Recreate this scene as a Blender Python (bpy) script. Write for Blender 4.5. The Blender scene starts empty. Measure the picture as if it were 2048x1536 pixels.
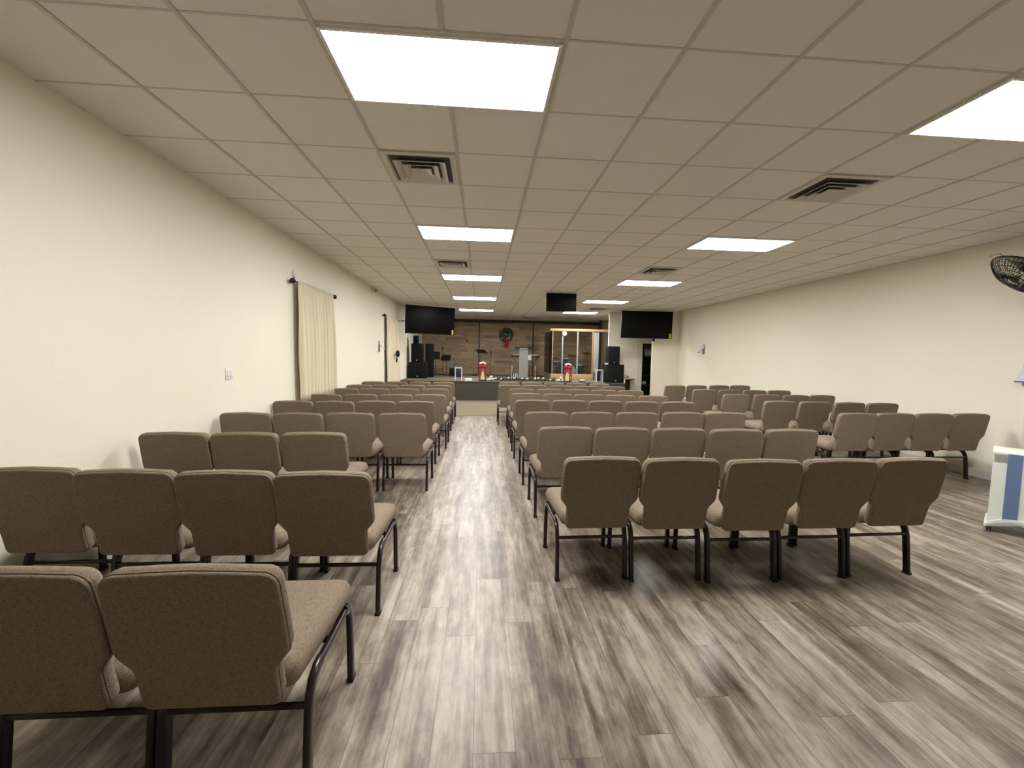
import bpy, bmesh, math, random
from mathutils import Vector, Matrix
random.seed(7)
SC = bpy.context.scene
COL = SC.collection
PI = math.pi
U = 0.6096            # two-foot ceiling grid
CEIL = 3.0594
XL, XR = -1.81, 7.40  # side walls
YB = -4.70            # wall behind the viewer
YS = 16.40            # plank wall behind the stage
DECK = 0.64           # stage height
SY = 11.50            # stage front edge

# ------------------------------------------------------------------ materials
def srgb(r, g, b):
    f = lambda c: (c/255/12.92) if c/255 <= .04045 else ((c/255+.055)/1.055)**2.4
    return (f(r), f(g), f(b), 1)

def new_mat(name):
    m = bpy.data.materials.new(name); m.use_nodes = True
    nt = m.node_tree; nt.nodes.clear()
    out = nt.nodes.new('ShaderNodeOutputMaterial')
    b = nt.nodes.new('ShaderNodeBsdfPrincipled')
    nt.links.new(b.outputs[0], out.inputs[0])
    return m, nt, b

def N(nt, t, **kw):
    n = nt.nodes.new(t)
    for k, v in kw.items(): setattr(n, k, v)
    return n

def setin(n, i, v, nt):
    if hasattr(v, 'is_linked'): nt.links.new(v, n.inputs[i])
    else: n.inputs[i].default_value = v

def math_(nt, op, a, b=0.0, c=None):
    n = N(nt, 'ShaderNodeMath', operation=op)
    setin(n, 0, a, nt); setin(n, 1, b, nt)
    if c is not None: setin(n, 2, c, nt)
    return n.outputs[0]

def mixc(nt, fac, a, b, blend='MIX'):
    n = N(nt, 'ShaderNodeMix', data_type='RGBA', blend_type=blend)
    setin(n, 0, fac, nt); setin(n, 6, a, nt); setin(n, 7, b, nt)
    return n.outputs[2]

def ramp(nt, fac, stops):
    n = N(nt, 'ShaderNodeValToRGB')
    cr = n.color_ramp
    while len(cr.elements) < len(stops): cr.elements.new(.5)
    for e, (p, c) in zip(cr.elements, stops):
        e.position = p; e.color = c
    nt.links.new(fac, n.inputs[0])
    return n.outputs[0]

def noise(nt, vec, scale, detail=2.0, rough=.5, dim='3D', w=None):
    n = N(nt, 'ShaderNodeTexNoise', noise_dimensions=dim)
    nt.links.new(vec, n.inputs['Vector'])
    n.inputs['Scale'].default_value = scale
    n.inputs['Detail'].default_value = detail
    n.inputs['Roughness'].default_value = rough
    if w is not None: nt.links.new(w, n.inputs['W'])
    return n.outputs[0]

def bump(nt, b, h, strength, dist=.01):
    n = N(nt, 'ShaderNodeBump')
    n.inputs['Strength'].default_value = strength
    n.inputs['Distance'].default_value = dist
    nt.links.new(h, n.inputs['Height']); nt.links.new(n.outputs[0], b.inputs['Normal'])

def objco(nt):
    return N(nt, 'ShaderNodeTexCoord').outputs['Object']

def plain(name, rgb, rough=.5, metal=0.0, spec=.5, var=.06, scale=30, bmp=0.0):
    """solid finish with a faint procedural mottling"""
    m, nt, b = new_mat(name)
    co = objco(nt)
    n = noise(nt, co, scale, 3)
    c = srgb(*rgb)
    d = tuple(x*(1-var) for x in c[:3])+(1,)
    l = tuple(min(1, x*(1+var)) for x in c[:3])+(1,)
    nt.links.new(mixc(nt, n, d, l), b.inputs['Base Color'])
    b.inputs['Roughness'].default_value = rough
    b.inputs['Metallic'].default_value = metal
    b.inputs['Specular IOR Level'].default_value = spec
    if bmp: bump(nt, b, n, bmp)
    return m

def emit(name, rgb, strength):
    m, nt, b = new_mat(name)
    b.inputs['Base Color'].default_value = (.8, .8, .8, 1)
    b.inputs['Emission Color'].default_value = rgb+(1,)
    b.inputs['Emission Strength'].default_value = strength
    return m

def clear(name, tint=(1, 1, 1), gloss=.08, rough=.03):
    m = bpy.data.materials.new(name); m.use_nodes = True
    nt = m.node_tree; nt.nodes.clear()
    out = N(nt, 'ShaderNodeOutputMaterial')
    t = N(nt, 'ShaderNodeBsdfTransparent'); t.inputs[0].default_value = tint+(1,)
    g = N(nt, 'ShaderNodeBsdfGlossy'); g.inputs['Roughness'].default_value = rough
    fr = N(nt, 'ShaderNodeFresnel'); fr.inputs[0].default_value = 1.45
    f = math_(nt, 'ADD', fr.outputs[0], gloss-.04)
    mx = N(nt, 'ShaderNodeMixShader')
    nt.links.new(f, mx.inputs[0]); nt.links.new(t.outputs[0], mx.inputs[1]); nt.links.new(g.outputs[0], mx.inputs[2])
    nt.links.new(mx.outputs[0], out.inputs[0])
    return m

def planks(nt, co, along, across, width, length):
    """plank layout: returns (id noise 0..1, seam mask, shifted along coordinate, across coordinate)"""
    sx = N(nt, 'ShaderNodeSeparateXYZ'); nt.links.new(co, sx.inputs[0])
    a, c = sx.outputs[along], sx.outputs[across]
    rowf = math_(nt, 'DIVIDE', c, width)
    row = math_(nt, 'FLOOR', rowf)
    wn = N(nt, 'ShaderNodeTexWhiteNoise', noise_dimensions='1D'); nt.links.new(row, wn.inputs['W'])
    off = math_(nt, 'MULTIPLY', wn.outputs[0], length)
    a2 = math_(nt, 'ADD', a, off)
    colf = math_(nt, 'DIVIDE', a2, length)
    col = math_(nt, 'FLOOR', colf)
    cv = N(nt, 'ShaderNodeCombineXYZ'); nt.links.new(row, cv.inputs[0]); nt.links.new(col, cv.inputs[1])
    w2 = N(nt, 'ShaderNodeTexWhiteNoise', noise_dimensions='2D'); nt.links.new(cv.outputs[0], w2.inputs['Vector'])
    fr = math_(nt, 'FRACT', rowf); fc = math_(nt, 'FRACT', colf)
    e = .0016/width
    s1 = math_(nt, 'LESS_THAN', math_(nt, 'MINIMUM', fr, math_(nt, 'SUBTRACT', 1.0, fr)), e)
    s2 = math_(nt, 'LESS_THAN', math_(nt, 'MINIMUM', fc, math_(nt, 'SUBTRACT', 1.0, fc)), .0016/length)
    return w2.outputs[0], math_(nt, 'MAXIMUM', s1, s2), a, c

def grain(nt, a, c, idv, sa, sc, scale, detail, rough=.55):
    cv = N(nt, 'ShaderNodeCombineXYZ')
    nt.links.new(math_(nt, 'MULTIPLY', a, sa), cv.inputs[0]); nt.links.new(math_(nt, 'MULTIPLY', c, sc), cv.inputs[1])
    w = math_(nt, 'MULTIPLY', idv, 37.0)
    return noise(nt, cv.outputs[0], scale, detail, rough, '4D', w)

def floor_mat():
    m, nt, b = new_mat('grey_vinyl_plank')
    co = objco(nt)
    idv, seam, a, c = planks(nt, co, 1, 0, .162, 1.22)
    g1 = grain(nt, a, c, idv, 1.1, 11, 1.0, 3.0, .55)
    g2 = grain(nt, a, c, idv, 3.2, 62, 1.0, 4.0, .62)
    g3 = grain(nt, a, c, idv, 6.5, 16, 1.0, 6.0, .68)
    v = math_(nt, 'ADD', math_(nt, 'MULTIPLY', g1, .46), math_(nt, 'MULTIPLY', g2, .20))
    v = math_(nt, 'ADD', v, math_(nt, 'MULTIPLY', g3, .34))
    v = math_(nt, 'ADD', v, math_(nt, 'MULTIPLY', math_(nt, 'SUBTRACT', idv, .5), .06))
    colr = ramp(nt, v, [(.365, srgb(66, 56, 46)), (.435, srgb(98, 87, 74)), (.492, srgb(125, 114, 100)),
                        (.545, srgb(148, 138, 123)), (.615, srgb(172, 161, 146))])
    colr = mixc(nt, math_(nt, 'MULTIPLY', seam, .6), colr, srgb(52, 46, 40))
    nt.links.new(colr, b.inputs['Base Color'])
    b.inputs['Specular IOR Level'].default_value = .5
    r = math_(nt, 'ADD', .29, math_(nt, 'MULTIPLY', g3, .16))
    nt.links.new(r, b.inputs['Roughness'])
    bump(nt, b, math_(nt, 'SUBTRACT', g2, math_(nt, 'MULTIPLY', seam, .5)), .12, .004)
    return m

def woodwall_mat():
    m, nt, b = new_mat('reclaimed_plank_wall')
    co = objco(nt)
    idv, seam, a, c = planks(nt, co, 0, 2, .125, .92)
    g = grain(nt, a, c, idv, 2.0, 26, 1.0, 4.0, .6)
    base = ramp(nt, idv, [(0, srgb(112, 88, 68)), (.3, srgb(146, 120, 94)), (.55, srgb(166, 142, 112)), (.8, srgb(186, 164, 136)), (1, srgb(132, 112, 92))])
    colr = mixc(nt, .55, base, ramp(nt, g, [(.3, srgb(92, 70, 54)), (.6, srgb(172, 148, 118))]))
    colr = mixc(nt, math_(nt, 'MULTIPLY', seam, .7), colr, srgb(45, 34, 26))
    nt.links.new(colr, b.inputs['Base Color']); b.inputs['Roughness'].default_value = .6
    bump(nt, b, g, .2, .005)
    return m

def fabric_mat(name, base, dark, light):
    m, nt, b = new_mat(name)
    co = objco(nt)
    n0 = noise(nt, co, 70, 2)
    cv = N(nt, 'ShaderNodeVectorMath', operation='ADD')
    nt.links.new(co, cv.inputs[0])
    nn = N(nt, 'ShaderNodeTexNoise'); nt.links.new(co, nn.inputs['Vector']); nn.inputs['Scale'].default_value = 90
    sc = N(nt, 'ShaderNodeVectorMath', operation='SCALE'); nt.links.new(nn.outputs['Color'], sc.inputs[0]); sc.inputs['Scale'].default_value = .02
    nt.links.new(sc.outputs[0], cv.inputs[1])
    n1 = noise(nt, cv.outputs[0], 105, 0)
    curl = math_(nt, 'ABSOLUTE', math_(nt, 'SUBTRACT', n1, .5))
    curl = math_(nt, 'MINIMUM', math_(nt, 'MULTIPLY', curl, 14.0), 1.0)
    c = mixc(nt, n0, srgb(*base), srgb(*light))
    c = mixc(nt, math_(nt, 'MULTIPLY', math_(nt, 'SUBTRACT', 1.0, curl), .55), c, srgb(*dark))
    nt.links.new(c, b.inputs['Base Color'])
    b.inputs['Roughness'].default_value = .92
    b.inputs['Specular IOR Level'].default_value = .15
    w = noise(nt, co, 420, 2)
    bump(nt, b, math_(nt, 'ADD', w, math_(nt, 'MULTIPLY', curl, .8)), .5, .0015)
    return m

def wall_mat(name, rgb):
    m, nt, b = new_mat(name)
    co = objco(nt)
    n = noise(nt, co, 1.3, 3)
    c = srgb(*rgb)
    nt.links.new(mixc(nt, n, tuple(x*.965 for x in c[:3])+(1,), c), b.inputs['Base Color'])
    b.inputs['Roughness'].default_value = .62
    n2 = noise(nt, co, 9, 4, .6)
    k = math_(nt, 'MINIMUM', math_(nt, 'MAXIMUM', math_(nt, 'MULTIPLY', math_(nt, 'SUBTRACT', n2, .48), 7.0), 0.0), 1.0)
    bump(nt, b, k, .10, .006)
    return m

def tile_mat():
    m, nt, b = new_mat('acoustic_ceiling_tile')
    co = objco(nt)
    n = noise(nt, co, 160, 4, .7)
    n2 = noise(nt, co, 1.1, 2)
    c = mixc(nt, n, srgb(222, 218, 210), srgb(236, 232, 224))
    c = mixc(nt, math_(nt, 'MULTIPLY', n2, .12), c, srgb(206, 199, 186))
    nt.links.new(c, b.inputs['Base Color'])
    b.inputs['Roughness'].default_value = .95; b.inputs['Specular IOR Level'].default_value = .1
    bump(nt, b, n, .35, .004)
    return m

def carpet_mat(name, rgb):
    m, nt, b = new_mat(name)
    co = objco(nt)
    n = noise(nt, co, 240, 3, .7)
    c = srgb(*rgb)
    nt.links.new(mixc(nt, n, tuple(x*.72 for x in c[:3])+(1,), tuple(min(1, x*1.2) for x in c[:3])+(1,)), b.inputs['Base Color'])
    b.inputs['Roughness'].default_value = 1.0; b.inputs['Specular IOR Level'].default_value = .05
    bump(nt, b, n, .6, .006)
    return m

def curtain_mat():
    m, nt, b = new_mat('cream_curtain_cloth')
    co = objco(nt)
    n = noise(nt, co, 300, 2)
    nt.links.new(mixc(nt, n, srgb(204, 193, 165), srgb(220, 209, 184)), b.inputs['Base Color'])
    b.inputs['Roughness'].default_value = .9
    bump(nt, b, n, .2, .001)
    return m

M = {}
M['floor'] = floor_mat()
M['wood_wall'] = woodwall_mat()
M['fabric'] = fabric_mat('taupe_swirl_upholstery', (124, 110, 93), (80, 69, 58), (145, 130, 112))
M['wall'] = wall_mat('cream_wall_paint', (236, 230, 212))
M['wall_dim'] = wall_mat('shaded_wall_paint', (205, 196, 172))  # darker copy of the wall paint, alcove shade put into the colour
M['tile'] = tile_mat()
M['grid'] = plain('grey_ceiling_rail', (196, 190, 178), .6)
M['carpet'] = carpet_mat('beige_floor_carpet', (128, 118, 100))
M['stage_carpet'] = carpet_mat('grey_beige_stage_carpet', (116, 108, 93))
M['stage_front'] = carpet_mat('charcoal_stage_skirt', (78, 74, 66))
M['white_trim'] = plain('white_gloss_trim', (222, 218, 206), .4)
M['leg'] = plain('brown_powder_coated_steel', (42, 30, 28), .28, .35, .6)
M['rubber'] = plain('black_rubber', (22, 21, 21), .8)
M['diffuser'] = emit('lit_led_panel', (1.0, .995, .982), 44.5)
M['fixture'] = plain('white_enamel', (224, 220, 210), .4)
M['vent'] = plain('white_vent_metal', (206, 200, 190), .45)
M['vent_dark'] = plain('shaded_duct_backing', (84, 80, 75), .9)  # flat plate colour that holds the shade seen between the louvers
M['black'] = plain('black_plastic', (14, 15, 17), .5, spec=.3)
M['screen'] = plain('dark_matte_screen', (6, 7, 9), .4, 0, .12, .02)
M['speaker'] = plain('black_speaker_paint', (15, 16, 18), .75, spec=.25, bmp=.2, scale=200)
M['grille'] = plain('black_speaker_grille', (11, 13, 15), .7, spec=.25, bmp=.4, scale=320)
M['yellow'] = plain('yellow_sticker', (220, 208, 60), .5)
M['curtain'] = curtain_mat()
M['rod'] = plain('dark_bronze_rod', (45, 36, 32), .4, .6)
M['white'] = plain('white_plastic', (228, 226, 220), .45)
M['lav'] = plain('pale_lavender_sign', (206, 204, 216), .5)
M['violet'] = plain('violet_sign_edge', (92, 84, 150), .5)
M['blue'] = plain('slate_blue_panel', (94, 113, 148), .5)
M['cool_white'] = plain('cool_white_plastic', (214, 218, 208), .45)
M['grey_grille'] = plain('grey_slotted_plastic', (150, 150, 146), .6)
M['wire'] = plain('black_wire', (40, 38, 34), .4, .5)
M['blade'] = plain('dark_fan_blade', (48, 48, 44), .35, .5)
M['navy'] = plain('navy_box', (24, 24, 62), .6)
M['slate'] = plain('slate_grey_cabinet', (78, 82, 84), .7)
M['darkwood'] = plain('dark_stained_wood', (62, 44, 34), .5, scale=14, var=.2)
M['brownwood'] = plain('reddish_brown_wood', (96, 58, 36), .5, scale=14, var=.25)
M['pine'] = plain('pale_pine', (176, 146, 102), .55, scale=16, var=.15)
M['tan'] = plain('tan_cardboard', (188, 172, 142), .8)
M['red'] = plain('red_satin', (150, 16, 27), .35)
M['candle'] = plain('cream_wax', (226, 212, 148), .5)
M['flower'] = plain('white_petal', (232, 236, 226), .7)
M['leaf'] = plain('dark_pine_needle', (42, 66, 46), .8, var=.4, scale=90)
M['silverleaf'] = plain('frosted_leaf', (168, 178, 172), .6)
M['acrylic'] = clear('clear_acrylic', (.93, .94, .93), .05)
M['shield'] = clear('drum_shield_acrylic', (.96, .96, .95), .03)
M['frost'] = plain('frosted_grey_acrylic', (150, 146, 140), .5)
M['chrome'] = plain('chrome', (200, 202, 205), .18, 1.0)
M['brass'] = plain('cymbal_bronze', (168, 140, 84), .3, 1.0)
M['drum'] = plain('blue_grey_drum_shell', (70, 80, 96), .3)
M['drumhead'] = plain('pale_drum_head', (196, 198, 198), .5)
M['stripmetal'] = plain('dark_panel_strip', (58, 56, 60), .45, .4)
M['glass'] = clear('window_glass', (.97, .98, .98), .04)
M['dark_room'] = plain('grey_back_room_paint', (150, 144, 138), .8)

# ------------------------------------------------------------------ mesh helpers
def bm_new(): return bmesh.new()

def add_box(bm, c, s, rot=None, bevel=0.0):
    v = []
    for dx in (-.5, .5):
        for dy in (-.5, .5):
            for dz in (-.5, .5):
                p = Vector((dx*s[0], dy*s[1], dz*s[2]))
                if rot is not None: p = rot @ p
                v.append(bm.verts.new(p+Vector(c)))
    fs = [(0, 1, 3, 2), (4, 6, 7, 5), (0, 4, 5, 1), (2, 3, 7, 6), (0, 2, 6, 4), (1, 5, 7, 3)]
    faces = [bm.faces.new([v[i] for i in f]) for f in fs]
    if bevel:
        es = list({e for f in faces for e in f.edges})
        bmesh.ops.bevel(bm, geom=es, offset=bevel, segments=2, profile=.6, affect='EDGES')

def box2(bm, lo, hi, bevel=0.0):
    add_box(bm, [(a+b)/2 for a, b in zip(lo, hi)], [b-a for a, b in zip(lo, hi)], None, bevel)

def frame_axes(t, up=Vector((0, 0, 1))):
    if abs(t.dot(up)) > .95: up = Vector((1, 0, 0))
    s = t.cross(up).normalized(); n = s.cross(t).normalized()
    return s, n

def add_tube(bm, pts, r, seg=10, cap=True, closed=False):
    pts = [Vector(p) for p in pts]; n = len(pts)
    rr = r if isinstance(r, (list, tuple)) else [r]*n
    rings = []; prev = None
    for i, p in enumerate(pts):
        a = pts[i-1] if (i > 0 or closed) else p
        b = pts[(i+1) % n] if (i < n-1 or closed) else p
        t = (b-a).normalized()
        if prev is None: s, q = frame_axes(t)
        else:
            s = (prev-t*prev.dot(t)).normalized(); q = t.cross(s).normalized()
        prev = s
        rings.append([bm.verts.new(p+(s*math.cos(2*PI*k/seg)+q*math.sin(2*PI*k/seg))*rr[i]) for k in range(seg)])
    m = n if closed else n-1
    for i in range(m):
        A, B = rings[i], rings[(i+1) % n]
        for k in range(seg):
            bm.faces.new((A[k], A[(k+1) % seg], B[(k+1) % seg], B[k]))
    if cap and not closed:
        bm.faces.new(rings[0][::-1]); bm.faces.new(rings[-1])

def add_strap(bm, pts, side, w, h, rnd=.3):
    """flat tube: path in a plane, section w along `side`, h across"""
    pts = [Vector(p) for p in pts]; side = Vector(side); n = len(pts); rings = []
    sec = []
    cr = min(w, h)*rnd
    for cx, cy, a0 in ((w/2-cr, h/2-cr, 0), (-w/2+cr, h/2-cr, PI/2), (-w/2+cr, -h/2+cr, PI), (w/2-cr, -h/2+cr, 1.5*PI)):
        for k in range(3):
            a = a0+k*PI/4
            sec.append((cx+cr*math.cos(a), cy+cr*math.sin(a)))
    for i, p in enumerate(pts):
        a = pts[max(i-1, 0)]; b = pts[min(i+1, n-1)]
        t = (b-a).normalized(); q = t.cross(side).normalized()
        rings.append([bm.verts.new(p+side*x+q*y) for x, y in sec])
    ns = len(sec)
    for i in range(n-1):
        for k in range(ns):
            bm.faces.new((rings[i][k], rings[i][(k+1) % ns], rings[i+1][(k+1) % ns], rings[i+1][k]))
    bm.faces.new(rings[0][::-1]); bm.faces.new(rings[-1])

def add_cyl(bm, p0, p1, r, seg=16): add_tube(bm, [p0, p1], r, seg)

def add_lathe(bm, prof, c=(0, 0, 0), seg=24, M3=None):
    """profile of (radius, height) about z"""
    rings = []
    for r, z in prof:
        ring = []
        for k in range(seg):
            p = Vector((r*math.cos(2*PI*k/seg), r*math.sin(2*PI*k/seg), z))
            if M3 is not None: p = M3 @ p
            ring.append(bm.verts.new(p+Vector(c)))
        rings.append(ring)
    for A, B in zip(rings, rings[1:]):
        for k in range(seg): bm.faces.new((A[k], A[(k+1) % seg], B[(k+1) % seg], B[k]))
    bm.faces.new(rings[0][::-1]); bm.faces.new(rings[-1])

def add_blob(bm, c, r, sub=1, squash=(1, 1, 1), jit=.15):
    g = bmesh.ops.create_icosphere(bm, subdivisions=sub, radius=1)
    for v in g['verts']:
        k = 1+random.uniform(-jit, jit)
        v.co = Vector((v.co.x*r*squash[0]*k, v.co.y*r*squash[1]*k, v.co.z*r*squash[2]*k))+Vector(c)

def add_rings(bm, rings, cap0=True, cap1=True):
    R = [[bm.verts.new(Vector(p)) for p in ring] for ring in rings]
    n = len(R[0])
    for A, B in zip(R, R[1:]):
        for k in range(n): bm.faces.new((A[k], A[(k+1) % n], B[(k+1) % n], B[k]))
    def fan(ring, flip):
        if len(ring) <= 4: bm.faces.new(ring[::-1] if flip else ring); return
        c = sum((v.co for v in ring), Vector())/len(ring)
        cv = bm.verts.new(c)
        for k in range(len(ring)):
            a, b = ring[k], ring[(k+1) % len(ring)]
            bm.faces.new((b, a, cv) if flip else (a, b, cv))
    if cap0: fan(R[0], True)
    if cap1: fan(R[-1], False)

def obj(name, bm, m, parent=None, smooth=35, loc=None, rotz=0):
    bmesh.ops.recalc_face_normals(bm, faces=bm.faces[:])
    me = bpy.data.meshes.new(name); bm.to_mesh(me); bm.free()
    me.materials.append(M[m] if isinstance(m, str) else m)
    if smooth:
        for p in me.polygons: p.use_smooth = True
        me.set_sharp_from_angle(angle=math.radians(smooth))
    o = bpy.data.objects.new(name, me); COL.objects.link(o)
    if parent is not None: o.parent = parent
    if loc is not None: o.location = loc
    if rotz: o.rotation_euler.z = rotz
    return o

def tag(o, label, cat, group=None):
    o['label'] = label; o['category'] = cat
    if group: o['group'] = group
    return o

def thing(name, label, cat, loc=(0, 0, 0), rotz=0, group=None):
    o = bpy.data.objects.new(name, None); COL.objects.link(o)
    o.empty_display_size = .1
    o.location = loc; o.rotation_euler = (0, 0, rotz)
    return tag(o, label, cat, group)

def struct(name, bm, m, parent=None, smooth=0):
    o = obj(name, bm, m, parent, smooth)
    if parent is None: o['kind'] = 'structure'
    return o

def dup(root, loc, rotz, label, group=None):
    r = root.copy(); COL.objects.link(r); r.location = loc; r.rotation_euler = (0, 0, rotz); r['label'] = label
    if group: r['group'] = group
    for ch in list(root.children):
        c = ch.copy(); COL.objects.link(c); c.parent = r
        for g in list(ch.children):
            d = g.copy(); COL.objects.link(d); d.parent = c
    return r

def quick(name, m, lo, hi, parent=None, bevel=.004):
    bm = bm_new(); box2(bm, lo, hi, bevel); return obj(name, bm, m, parent)

# ------------------------------------------------------------------ room shell
bm = bm_new(); box2(bm, (XL-.1, YB-.1, -.1), (XR+.1, 8.0, 0)); struct('floor', bm, 'floor')
bm = bm_new(); box2(bm, (XL-.1, 8.0, -.1), (XR+.1, YS+.1, .004)); struct('floor_carpet', bm, 'carpet')
bm = bm_new(); box2(bm, (XL-.1, YB-.1, CEIL), (XR+.1, YS+.1, CEIL+.1)); struct('ceiling', bm, 'tile')
bm = bm_new()                                            # exposed T-rails of the hung ceiling
for i in range(-2, 13):
    x = i*U
    if i in (1, 7):
        segs = []
        edges = [YB]
        for v in (0, 5, 10, 15, 20): edges += [v*U, (v+1)*U]
        edges.append(YS)
        for k in range(0, len(edges)-1, 2): segs.append((edges[k], edges[k+1]))
    else: segs = [(YB, YS)]
    for a, b in segs:
        if b > a: box2(bm, (x-.012, a, CEIL-.006), (x+.012, b, CEIL+.002))
for j in range(-7, 27):
    y = j*U
    box2(bm, (XL, y-.007, CEIL-.0022), (XR, y+.007, CEIL+.002))
struct('ceiling_grid', bm, 'grid')
bm = bm_new(); box2(bm, (XL-.1, YB-.1, -.1), (XL, YS+.1, CEIL+.1)); struct('wall_left', bm, 'wall')
bm = bm_new(); box2(bm, (XR, YB-.1, -.1), (XR+.1, YS+.1, CEIL+.1)); struct('wall_right', bm, 'wall')
# wall behind the viewer with a glazed entrance
bm = bm_new()
box2(bm, (XL, YB-.1, 0), (4.5, YB, CEIL)); box2(bm, (6.5, YB-.1, 0), (XR, YB, CEIL)); box2(bm, (4.5, YB-.1, 2.15), (6.5, YB, CEIL))
struct('wall_rear', bm, 'wall')
bm = bm_new()
for x in (4.5, 5.46, 6.42): box2(bm, (x, YB-.08, 0), (x+.08, YB-.02, 2.15))
box2(bm, (4.5, YB-.08, 2.07), (6.5, YB-.02, 2.15)); box2(bm, (4.5, YB-.08, 0), (6.5, YB-.02, .12))
w1 = struct('window_1', bm, 'black')
bm = bm_new(); box2(bm, (4.58, YB-.055, .12), (5.46, YB-.045, 2.07)); box2(bm, (5.54, YB-.055, .12), (6.42, YB-.045, 2.07)); obj('pane', bm, 'glass', w1, 0)
bm = bm_new(); box2(bm, (XL, YS, DECK), (6.1, YS+.1, CEIL)); struct('wall_stage', bm, 'wood_wall')
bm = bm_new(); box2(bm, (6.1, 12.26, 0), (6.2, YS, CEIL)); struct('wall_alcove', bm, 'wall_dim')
bm = bm_new()
box2(bm, (5.24, 12.15, 0), (6.38, 12.21, CEIL)); box2(bm, (6.38, 12.15, 2.03), (7.3, 12.27, CEIL)); box2(bm, (7.3, 12.15, 0), (XR, 12.27, CEIL))
struct('wall_partition', bm, 'wall')
bm = bm_new(); box2(bm, (6.5, 11.36, 0), (XR, 11.46, CEIL)); struct('wall_vestibule', bm, 'wall')
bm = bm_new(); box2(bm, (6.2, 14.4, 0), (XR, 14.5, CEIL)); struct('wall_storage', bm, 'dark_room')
# door casing
bm = bm_new()
box2(bm, (6.30, 12.12, 0), (6.42, 12.15, 2.10)); box2(bm, (6.42, 12.12, 2.0), (7.3, 12.15, 2.10)); box2(bm, (6.38, 12.151, 0), (6.47, 12.29, 1.999))
dr = struct('door_1', bm, 'white_trim')
for z in (1.06, .94):
    bm = bm_new(); add_cyl(bm, (6.47, 12.2, z), (6.50, 12.2, z), .022, 12); obj('strike_plate', bm, 'rod', dr)
bm = bm_new(); box2(bm, (XR-.016, YB, 0), (XR, 11.36, .11), .004); struct('baseboard_right', bm, 'white_trim')
bm = bm_new(); box2(bm, (XL, YB, 0), (XL+.016, SY, .11), .004); struct('baseboard_left', bm, 'white_trim')
bm = bm_new(); box2(bm, (XL, YS-.05, 2.93), (6.1, YS, CEIL), .004); struct('trim_1', bm, 'darkwood')
for k, x in enumerate((.69, 3.10)):
    bm = bm_new(); box2(bm, (x-.03, YS-.02, DECK), (x+.03, YS, 2.93), .003); struct('trim_%d' % (k+2), bm, 'stripmetal')
bm = bm_new(); box2(bm, (5.84, 15.42, DECK), (5.94, 15.52, CEIL), .004); struct('trim_4', bm, 'darkwood')
bm = bm_new(); box2(bm, (XR-.03, 2.28, .11), (XR, 2.385, 1.15), .004); struct('trim_5', bm, 'white_trim')

# ------------------------------------------------------------------ stage
st = thing('stage_platform', 'low carpeted stage platform with charcoal skirt across the far end of the hall', 'stage', (1.9, SY, 0))
bm = bm_new(); box2(bm, (XL-1.9+.002, 0, DECK-.03), (5.22-1.9, YS-SY-.002, DECK), .004); box2(bm, (5.2-1.9, 0, DECK-.03), (5.66-1.9, .62, DECK), .004); obj('deck', bm, 'stage_carpet', st)
bm = bm_new(); box2(bm, (XL-1.9+.002, .02, .004), (5.64-1.9, .06, DECK-.03)); box2(bm, (5.60-1.9, .06, .004), (5.64-1.9, .62, DECK-.03)); obj('skirt', bm, 'stage_front', st)

# ------------------------------------------------------------------ ceiling lights
LROW = {0: 'nearest the camera', 5: 'second from the camera', 10: 'third from the camera', 15: 'fourth from the camera', 20: 'farthest, over the stage'}
light0 = None
for side, u0, nm in (('left', 0, 'left'), ('right', 6, 'right')):
    for v in (0, 5, 10, 15, 20):
        lab = 'lit white flat panel light in the %s ceiling column, %s' % (nm, LROW[v])
        loc = ((u0+1)*U, (v+.5)*U, CEIL)
        if light0 is None:
            t = thing('ceiling_light', lab, 'ceiling light', loc, 0, 'flat panel lights in the hung ceiling')
            bm = bm_new()
            w, d = 2*U-.026, U-.026
            for lo, hi in (((-w/2, -d/2, -.018), (w/2, -d/2+.018, -.001)), ((-w/2, d/2-.018, -.018), (w/2, d/2, -.001)),
                           ((-w/2, -d/2, -.018), (-w/2+.018, d/2, -.001)), ((w/2-.018, -d/2, -.018), (w/2, d/2, -.001))): box2(bm, lo, hi, .002)
            obj('frame', bm, 'fixture', t)
            bm = bm_new(); box2(bm, (-w/2+.016, -d/2+.016, -.012), (w/2-.016, d/2-.016, -.002)); obj('diffuser', bm, 'diffuser', t, 0)
            light0 = t
        else: dup(light0, loc, 0, lab)

# ------------------------------------------------------------------ ceiling vents
vent0 = None
for u, v, lab in ((0, 2, 'square white louvered ceiling vent left, between the first and second panel lights'),
                  (6, 2, 'square white louvered ceiling vent right, nearest the right wall fan'),
                  (0, 8, 'square ceiling vent left, just before the third left panel light'),
                  (6, 8, 'square ceiling vent right, just before the third right panel light'),
                  (7, 18, 'ceiling vent right of the fourth right panel light, near the right television'),
                  (4, 24, 'farthest ceiling vent, above the stage near the plank wall')):
    loc = ((u+.5)*U, (v+.5)*U, CEIL)
    if vent0 is None:
        t = thing('ceiling_vent', lab, 'vent', loc, 0, 'louvered vents in the hung ceiling')
        def sq(a, z): return [(-a, -a, z), (a, -a, z), (a, a, z), (-a, a, z)]
        bm = bm_new(); add_rings(bm, [sq(.292, -.002), sq(.292, -.012), sq(.255, -.016), sq(.240, -.004)], False, False); obj('frame', bm, 'vent', t, 0)
        bm = bm_new(); add_box(bm, (0, 0, -.0035), (.49, .49, .003)); obj('backing', bm, 'vent_dark', t, 0)
        for a in (.205, .14, .078):
            bm = bm_new(); add_rings(bm, [sq(a-.052, -.008), sq(a, -.040), sq(a+.003, -.037), sq(a-.046, -.006)], a < .1, a < .1); obj('louver', bm, 'vent', t, 0)
        vent0 = t
    else: dup(vent0, loc, 0, lab)

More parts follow.
